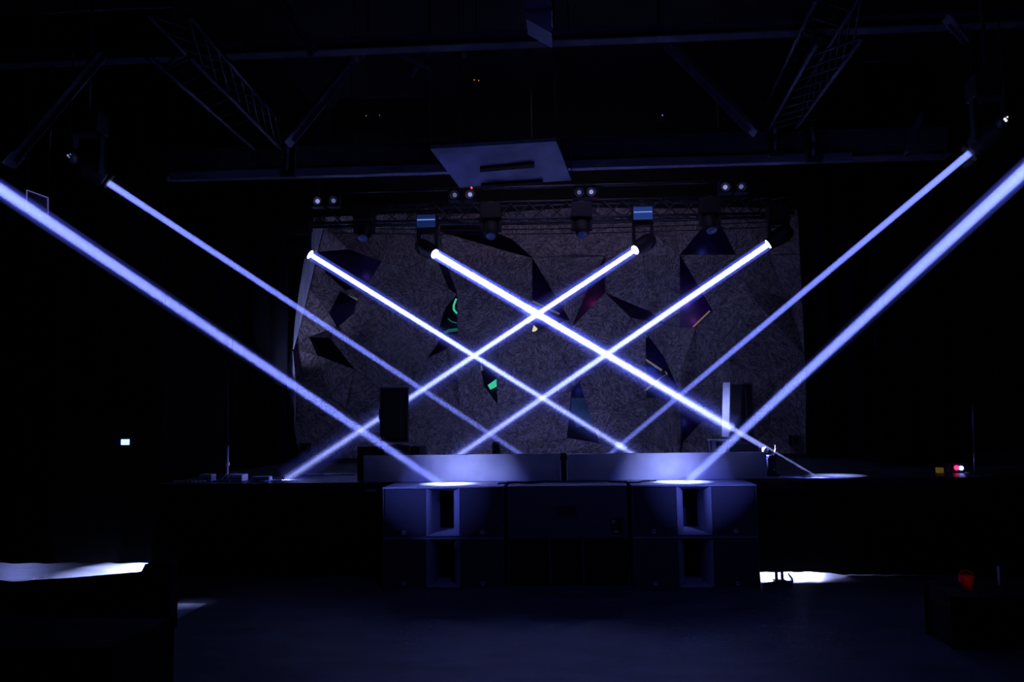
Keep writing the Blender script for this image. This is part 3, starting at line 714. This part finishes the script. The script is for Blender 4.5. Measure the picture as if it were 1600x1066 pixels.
def strut(p0, p1, y, wd, label, y2=None):
    a, b = U(*p0, y), U(*p1, y2 or y); d = b-a
    t = thing('roof_strut', label, 'strut', a); t.rotation_mode = 'QUATERNION'; t.rotation_quaternion = d.to_track_quat('X','Z'); L = d.length
    bm = nbm(); box(bm, (0,-wd/2,-.008),(L,wd/2,.008)); box(bm, (0,-.008,-wd/2),(L,.008,-.0085)); box(bm, (0,-.008,.0085),(L,.008,wd/2)); obj('angle_bar', bm, M_steel, t)
    bm = nbm(); box(bm, (-.08,-wd*.8,-.012),(.08,wd*.8,.012)); obj('gusset', bm, M_steel, t)
strut((455,218), (572,72), 9.6, .14, 'diagonal roof strut rising right from the left hanger')
strut((1174,202), (1028,52), 9.6, .14, 'diagonal roof strut rising left from the right hanger')
strut((441,8), (492,84), 8.6, .13, 'short diagonal roof strut at the top, left of centre')
strut((660,102), (590,66), 9.4, .06, 'thin strut left of the blue duct, leaning down to the right')
strut((648,112), (686,58), 9.5, .05, 'thin strut left of the blue duct, leaning down to the left')
strut((296,78), (334,112), 8.8, .10, 'faint short strut at upper left above the side truss')
strut((20,250), (160,84), 8.0, .14, 'faint diagonal roof strut near the upper left corner')
strut((1270,70), (1294,36), 9.0, .12, 'faint short strut at upper right above the side truss')
strut((1420,228), (1440,176), 8.6, .06, 'thin upright strut at right above the side beam start')
strut((1486,36), (1512,66), 8.2, .10, 'faint short strut near the upper right corner')
def hanger(px, p0, p1, y, label):
    a, b = U(px, p0, y), U(px, p1, y); t = thing('roof_hanger', label, 'hanger', (a.x, y, b.z)); L = a.z-b.z
    bm = nbm(); box(bm, (-.07,.03,0),(.07,.13,L)); obj('bracket', bm, M_dark, t, bevel=.01)
    bm = nbm(); tube(bm, (-.02,-.02,.05),(.0,-.02,L*.45), .022); tube(bm, (.0,-.02,L*.5),(-.02,-.02,L*.95), .022); obj('pipe', bm, M_duct, t)
    bm = nbm(); box(bm, (-.10,-.05,-.03),(.10,.03,.04)); obj('shoe', bm, M_dark, t, bevel=.01)
hanger(451, 205, 273, 10.4, 'black hanger under the left diagonal roof strut')
hanger(1210, 178, 242, 10.4, 'black hanger under the right diagonal roof strut')
hanger(1270, 196, 250, 10.6, 'black hanger right of the right diagonal roof strut')
# duct at top centre
a, b = U(821, -40, 7.0), U(862, 52, 7.0)
t = thing('air_duct', 'square blue-grey duct hanging down at the top centre', 'duct', (a.x, 7.0, b.z))
bm = nbm(); w_ = b.x-a.x; H_ = a.z-b.z
prism(bm, [(0,.14),(w_,0),(w_,H_),(0,H_)], 0, .3); obj('shaft', bm, M_duct, t)
bm = nbm(); box(bm, (-.008,-.012,.20),(w_+.008,.31,.215)); obj('collar', bm, M_metal, t)
# hanging ceiling unit: slanted panel with two dark slots
cs = [(672,233), (869,221), (893,282), (718,293)]
ys = [9.85, 9.85, 10.8, 10.8]
P = [U(*c, y) for c, y in zip(cs, ys)]; P0 = P[0].copy(); P = [p-P0 for p in P]
t = thing('ceiling_unit', 'flat slanted blue-grey unit with two dark slots hung from the ceiling', 'ceiling unit', P0)
bm = nbm(); nrm = (P[1]-P[0]).cross(P[3]-P[0]).normalized()
if nrm.z < 0: nrm = -nrm
A_ = [bm.verts.new(p) for p in P]; B_ = [bm.verts.new(p+nrm*.05) for p in P]
bm.faces.new(A_); bm.faces.new(B_[::-1])
for i in range(4): j = (i+1)%4; bm.faces.new((A_[i],A_[j],B_[j],B_[i]))
obj('plate', bm, mat('blue_grey_panel', (.26,.28,.42), .55, noise=.45, nscale=2.4, bump=.1), t)
def onp(px, py):
    d = ray(px, py); s = (P0-EYE).dot(nrm)/d.dot(nrm); return EYE+d*s-P0
for c in ([(750,260),(835,252),(835,258),(750,265)], [(752,286),(848,280),(848,284),(752,290)]):
    bm = nbm(); a_ = [bm.verts.new(onp(*p)-nrm*.003) for p in c]; b_ = [bm.verts.new(onp(*p)-nrm*.04) for p in c]
    bm.faces.new(a_); bm.faces.new(b_[::-1])
    for i in range(4): j = (i+1)%4; bm.faces.new((a_[i],a_[j],b_[j],b_[i]))
    obj('slot', bm, M_case, t)
for p in P:
    bm = nbm(); tube(bm, p+nrm*.05, Vector((p.x,p.y,Z_C-P0.z)), .008); obj('suspension_rod', bm, M_metal, t)
# side trusses running towards the stage
a, b = U(262, 56, 6.5), U(420, 214, 10.4)
truss('dark box truss at upper left running towards the stage', a, b, .34, 9, M_metal)
a, b = U(1312, 28, 6.5), U(1222, 180, 10.4)
truss('dark box truss at upper right running towards the stage', a, b, .34, 9, M_metal)
# small lit fittings near the corners
def fitting(px, py, y, label, dots):
    p = U(px, py, y); t = thing('small_spotlight', label, 'stage light', p)
    bm = nbm(); lathe(bm, [(0,.10),(.05,.09),(.06,.0),(.055,-.08),(.05,-.08),(.05,-.04),(0,-.03)], 16, Matrix.Rotation(R(75),4,'X')); obj('can', bm, M_dark, t)
    bm = nbm(); tube(bm, (0,0,.05),(0,0,Z_C-p.z), .008); obj('stem', bm, M_dark, t)
    for dx, dy, r, m_ in dots:
        q = U(px+dx, py+dy, y-.12)-p; bm = nbm(); lathe(bm, [(0,-r),(r*.7,-r*.7),(r,0),(r*.7,r*.7),(0,r)], 10, Matrix.Translation(q)); obj('led', bm, m_, t)
E_w = emis('pale_led', (.75,.8,.9), 1.5)
fitting(1571, 186, 8.0, 'small spotlight with pale glints near the right edge, above the outer beam', [(-1,0,.012,E_w),(1,2.5,.012,E_w),(3,-3,.008,E_w)])
fitting(108, 243, 8.0, 'small spotlight with faint glints above the left beams', [(-2,0,.010,E_blind),(2,-2,.006,E_blind),(0,3,.006,E_blind)])
fitting(1524, 216, 9.0, 'tiny spotlight with one glint above the right beam start', [(0,0,.012,E_blind)])
fitting(1035, 180, 11, 'tiny fitting with a pin-point glint above the centre-right roof beam', [(0,0,.008,E_blind)])
fitting(553, 85, 9.2, 'tiny fitting with a pin-point glint on the left diagonal strut', [(0,0,.008,E_blind)])
fitting(724, 78, 9.2, 'tiny fitting with a bluish glint left of the blue duct', [(0,0,.009,E_blind)])
fitting(745, 126, 10, 'tiny fitting with a warm pilot glow below the roof chord', [(-4,-1,.008,E_warm),(3,0,.007,E_warm)])
fitting(575, 181, 10.5, 'tiny fitting with a warm pilot glow left of the hanging panel', [(-3,0,.006,E_warm),(18,-1,.006,E_warm)])

# framed clear sheet crossed by the outer left beam
cs = [(42,297), (75,309), (75,341), (41,328)]
P = [U(*c, y) for c, y in zip(cs, (6.1,6.4,6.4,6.1))]; P0 = P[3].copy(); P = [p-P0 for p in P]
t = thing('hanging_sign', 'small clear framed sheet crossed by the outermost left beam', 'sign', P0)
M_clear = bpy.data.materials.new('clear_acrylic'); M_clear.use_nodes = True
n_ = M_clear.node_tree.nodes; l_ = M_clear.node_tree.links; b_ = n_['Principled BSDF']; b_.inputs['Base Color'].default_value = (.8,.82,.95,1); b_.inputs['Roughness'].default_value = .3
tr = n_.new('ShaderNodeBsdfTransparent'); mx = n_.new('ShaderNodeMixShader'); mx.inputs[0].default_value = .12
l_.new(tr.outputs[0], mx.inputs[1]); l_.new(b_.outputs[0], mx.inputs[2]); l_.new(mx.outputs[0], n_['Material Output'].inputs['Surface'])
bm = nbm(); f = bm.faces.new([bm.verts.new(p) for p in P]); o = obj('pane', bm, M_clear, t); s = o.modifiers.new('t','SOLIDIFY'); s.thickness = .006
for i in range(4):
    bm = nbm(); tube(bm, P[i], P[(i+1)%4], .005, n=6); obj('frame', bm, emis('beam_glow_frame', (.25,.22,.7), .25), t)  # frame emission imitates light from the passing beam
for i in (0,1):
    bm = nbm(); tube(bm, P[i], Vector((P[i].x,P[i].y,Z_C-P0.z)), .003, n=5); obj('suspension_wire', bm, M_dark, t)

# ---------------------------------------------------------------- items on the stage wings
def on_stage(px, y): p = U(px, 745, y); return Vector((p.x, y, ZS))
b0 = on_stage(355, 10.5); top = U(352, 600, 10.5)
t = thing('stand_pole', 'thin pole with a pale lower end standing at stage left', 'stand', b0)
bm = nbm(); tube(bm, (0,0,.02),(0,0,.45), .016); obj('lower_pole', bm, M_white, t)
bm = nbm(); tube(bm, (0,0,.45),(-.02,0,top.z-ZS), .010); obj('upper_pole', bm, M_metal, t)
for k in range(3):
    a_ = k*2.09+.5; bm = nbm(); tube(bm, (0,0,.09),(cos(a_)*.22,sin(a_)*.22,.012), .009); obj('leg', bm, M_metal, t)
bm = nbm(); tube(bm, (0,0,.19),(0,0,.235), .028); obj('collar', bm, M_white, t)
b0 = on_stage(1523.5, 10.6); top = U(1519.5, 632, 10.6)
t = thing('stand_pole', 'thin bare metal pole standing at far right of the stage', 'stand', b0)
bm = nbm(); tube(bm, (0,0,.01),(top.x-b0.x,0,top.z-ZS), .009); obj('pole', bm, mat('bright_steel', (.45,.42,.6), .35, metal=.6), t)
bm = nbm(); lathe(bm, [(0,0),(.11,0),(.11,.012),(.02,.02),(0,.02)], 18); obj('base', bm, M_dark, t)
def small_box(px0, px1, pyt, y, d, m_, name, label, cat):
    a, b = on_stage(px0, y), on_stage(px1, y); h = U((px0+px1)/2, pyt, y).z-ZS
    t = thing(name, label, cat, a); w_ = b.x-a.x
    bm = nbm(); box(bm, (0,0,.004),(w_,d,h)); obj('body', bm, m_, t, bevel=.004)
    bm = nbm(); box(bm, (w_*.12,-.004,h*.42),(w_*.88,-.0005,h*.55)); obj('groove', bm, M_dark, t)
small_box(357, 378, 742, 10.3, .2, mat('pale_mauve_plastic', (.55,.48,.62), .5, noise=.1), 'distribution_box', 'pale box on the stage right beside the thin pale pole', 'box')
small_box(311, 330, 741.5, 10.3, .15, M_light, 'cable_tub', 'low pale box left of the thin pole at stage left', 'box')
small_box(395, 420, 745, 10.25, .12, M_light, 'cable_ramp', 'small low ramp right of the pale box at stage left', 'ramp')
# cables along the stage edge
cable([on_stage(205,10.4)+Vector((0,0,.01)), on_stage(225,10.3)+Vector((0,0,.015)), on_stage(238,10.45)+Vector((0,0,.01)), on_stage(252,10.3)+Vector((0,0,.02))] if False else
      [Vector((xl+.1,10.3,ZS+.012)), Vector((xl+.35,10.2,ZS+.014)), Vector((xl+.6,10.35,ZS+.012)), Vector((xl+.85,10.25,ZS+.012))], .011, 'pale cable lying at the far left end of the stage edge', M_light)
cable([on_stage(395,10.3)+Vector((0,0,.01)), on_stage(412,10.15)+Vector((0,0,.012)), on_stage(425,10.35)+Vector((0,0,.012)), on_stage(440,10.3)+Vector((0,0,.012))], .010, 'pale cable on the stage left of where the thin beam lands', M_light)
cable([on_stage(470,11.4)+Vector((0,0,.012)), on_stage(500,11.35)+Vector((0,0,.012)), on_stage(530,11.45)+Vector((0,0,.012)), on_stage(556,11.4)+Vector((0,0,.012))], .012, 'straight cable on the deck left of the squat stage box', M_light)
cable([on_stage(560,10.12)+Vector((0,0,.010)), on_stage(575,10.08)+Vector((0,0,.010)), on_stage(590,10.11)+Vector((0,0,.010)), on_stage(604,10.07)+Vector((0,0,.010))], .009, 'short pale cable at the foot of the left low panel', M_light)
cable([on_stage(1168,10.06)+Vector((0,-.03,.010)), on_stage(1182,10.05)+Vector((0,-.035,.010)), on_stage(1200,10.05)+Vector((0,-.03,.010)), on_stage(1215,10.06)+Vector((0,0,.010))], .007, 'short pale cable at the foot of the stage right stand', M_light)
# gaffer tape on the edge rail, white tape mark
a, b = U(573, 767, YS-.03), U(586, 767, YS-.03)
bm = nbm(); box(bm, (a.x,YS-.026,a.z-.006),(b.x,YS-.0205,a.z+.008)); tag(obj('tape_strip', bm, M_light), 'short pale strip of tape on the stage edge left of the speakers', 'tape')
# blue-white lamp at far left
p = U(198, 691, 9.8)
t = thing('monitor_light', 'small rectangular blue-white lamp fixed before the wing drape at far left', 'lamp', (p.x, 9.8, p.z)); p.z = 0
bm = nbm(); box(bm, (-.065,-.03,p.z-.05),(.065,.03,p.z+.05)); obj('housing', bm, M_dark, t, bevel=.006)
bm = nbm(); box(bm, (-.052,-.038,p.z-.032),(.052,-.031,p.z+.034)); obj('face', bm, E_bluelamp, t, bevel=.006)
bm = nbm(); box(bm, (-.02,.03,-.02),(.02,.20,.02)); obj('bracket', bm, M_metal, t)
bm = nbm(); box(bm, (-.12,-.02,-.10),(.10,.03,-.085)); obj('tray', bm, M_metal, t)
# red/blue indicator box and yellow box at right
p = on_stage(1500, 10.7); h = U(1500, 731, 10.7).z-ZS
t = thing('indicator_box', 'small black box with red and blue lights at far right of the stage', 'box', p)
bm = nbm(); box(bm, (-.10,0,.004),(.10,.15,h+.06)); obj('body', bm, M_dark, t, bevel=.006)
bm = nbm(); tube(bm, (-.035,-.012,h),(-.035,-.001,h), .03, n=16); obj('red_light', bm, emis('red_glow', (1,.02,.12), 3), t)
bm = nbm(); tube(bm, (.018,-.014,h-.005),(.018,-.001,h-.005), .026, n=16); obj('blue_light', bm, emis('blue_glow', (.2,.3,1), 9), t)
p = on_stage(1471, 10.7)
t = thing('junction_box', 'small yellow box left of the red and blue lights', 'box', p); h = U(1471, 731, 10.7).z-ZS
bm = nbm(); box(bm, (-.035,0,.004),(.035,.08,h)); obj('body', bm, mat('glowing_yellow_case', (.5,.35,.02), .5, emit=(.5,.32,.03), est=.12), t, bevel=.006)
bm = nbm(); tube(bm, (0,.04,h-.002),(0,.04,h+.03), .012); obj('gland', bm, M_dark, t)

# ---------------------------------------------------------------- foreground dark furniture
def case(px0, px1, pyt, y, d, label, name='flight_case', m_=M_case):
    a, b = U(px0, 1000, y+d if px0 > 887 else y), U(px1, 1000, y+d if px1 < 887 else y); h = U((px0+px1)/2, pyt, y+d).z
    t = thing(name, label, 'case', ((a.x+b.x)/2, y+d/2, 0)); w2 = (b.x-a.x)/2
    bm = nbm(); box(bm, (-w2+.02,-d/2+.02,.0),(w2-.02,d/2-.02,h*.72)); obj('body', bm, m_, t)
    bm = nbm(); box(bm, (-w2+.02,-d/2+.02,h*.72+.006),(w2-.02,d/2-.02,h-.01)); obj('lid', bm, m_, t)
    for sx in (-1,1):
        for sy in (-1,1):
            bm = nbm(); box(bm, (sx*(w2-.012)-.012,sy*(d/2-.012)-.012,0),(sx*(w2-.012)+.012,sy*(d/2-.012)+.012,h)); obj('corner_trim', bm, m_, t)
    for sx in (-.4,.4):
        bm = nbm(); box(bm, (sx*w2-.05,-d/2-.0,h*.68),(sx*w2+.05,-d/2+.019,h*.80)); obj('latch', bm, M_dark, t)
case(-160, 272, 962, 5.0, .8, 'big black case nearest the camera at lower left')
pts_ = [(-220,922),(0,911),(110,903),(190,896),(224,893),(233,888),(238,878),(279,875)]
Pq = [U(x, y, 7.4) for x, y in pts_]; c0 = Pq[-1].x
t = thing('covered_console', 'black cloth-covered console at lower left with a curved sloping top edge', 'console', ((Pq[0].x+c0)/2, 7.27, 0)); xm = (Pq[0].x+c0)/2
bm = nbm(); prism(bm, [(p.x-xm, p.z) for p in Pq]+[(c0-xm,.03),(Pq[0].x-xm,.03)], 0, .13); obj('cover', bm, M_case, t)
bm = nbm(); box(bm, (Pq[0].x-xm+.03,.03,0),(c0-xm-.03,.11,.029)); obj('base', bm, M_dark, t)
# long low bench at right with a red object on it
case(1447, 1760, 912, 6.9, .5, 'low black case on the floor at the right edge')
p = U(1514, 905, 7.1); zb = U(1560, 912, 7.4).z
t = thing('bucket', 'dark red bucket on the low black case at right', 'bucket', (p.x, 7.15, zb))
bm = nbm(); lathe(bm, [(0,.003),(.045,.003),(.06,.11),(.055,.11),(.04,.012),(0,.012)], 20); obj('pail', bm, M_red, t)
bm = nbm(); polyline(bm, [Vector((.058*cos(k*pi/8), 0, .105+.05*sin(k*pi/8))) for k in range(9)], .004); obj('handle', bm, M_red, t)
q = U(1560, 893, 8.5)
t = thing('floor_post', 'short pale post on the floor near the right edge', 'post', (q.x, 8.5, 0))
bm = nbm(); tube(bm, (0,0,.02),(0,0,U(1560,885,8.5).z), .012); obj('post', bm, M_white, t)
bm = nbm(); lathe(bm, [(0,0),(.06,0),(.06,.015),(.015,.025),(0,.025)], 16); obj('base', bm, M_dark, t)
# cable stand feet before the light strip at right of the speakers
for k, px in enumerate((1213, 1222)):
    q = U(px, 900, 9.7); h = .14
    t = thing('floor_bracket', ['black upright bracket in the light strip, left one of the close pair', 'black upright bracket in the light strip, right one of the close pair'][k], 'bracket', (q.x, 9.7, 0))
    bm = nbm(); box(bm, (-.014,-.014,.012),(.014,.014,h)); obj('upright', bm, M_dark, t)
    bm = nbm(); box(bm, (-.03,-.06,0),(.03,.06,.011)); obj('foot', bm, M_dark, t)
# pale sheet imitating a patch of light on the floor beside the rear case
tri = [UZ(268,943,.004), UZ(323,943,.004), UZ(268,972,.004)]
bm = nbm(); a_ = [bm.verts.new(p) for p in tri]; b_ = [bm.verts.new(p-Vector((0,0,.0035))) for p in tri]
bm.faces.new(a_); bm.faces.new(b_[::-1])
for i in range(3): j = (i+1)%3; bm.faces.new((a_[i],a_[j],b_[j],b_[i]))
tag(obj('light_patch_sheet', bm, mat('light_patch_white', (.8,.8,.86), .5, noise=.2)), 'pale triangular sheet imitating a patch of light on the floor beside the black cases', 'sheet')
spot('floor_patch_fill', tri[0]+Vector((1.2,-.6,4.5)), (tri[0]+tri[1])/2, 260, (.34,.40,1.0), 7, .8, .05)  # added lamp without fixture, brightens the sheet that imitates lit floor
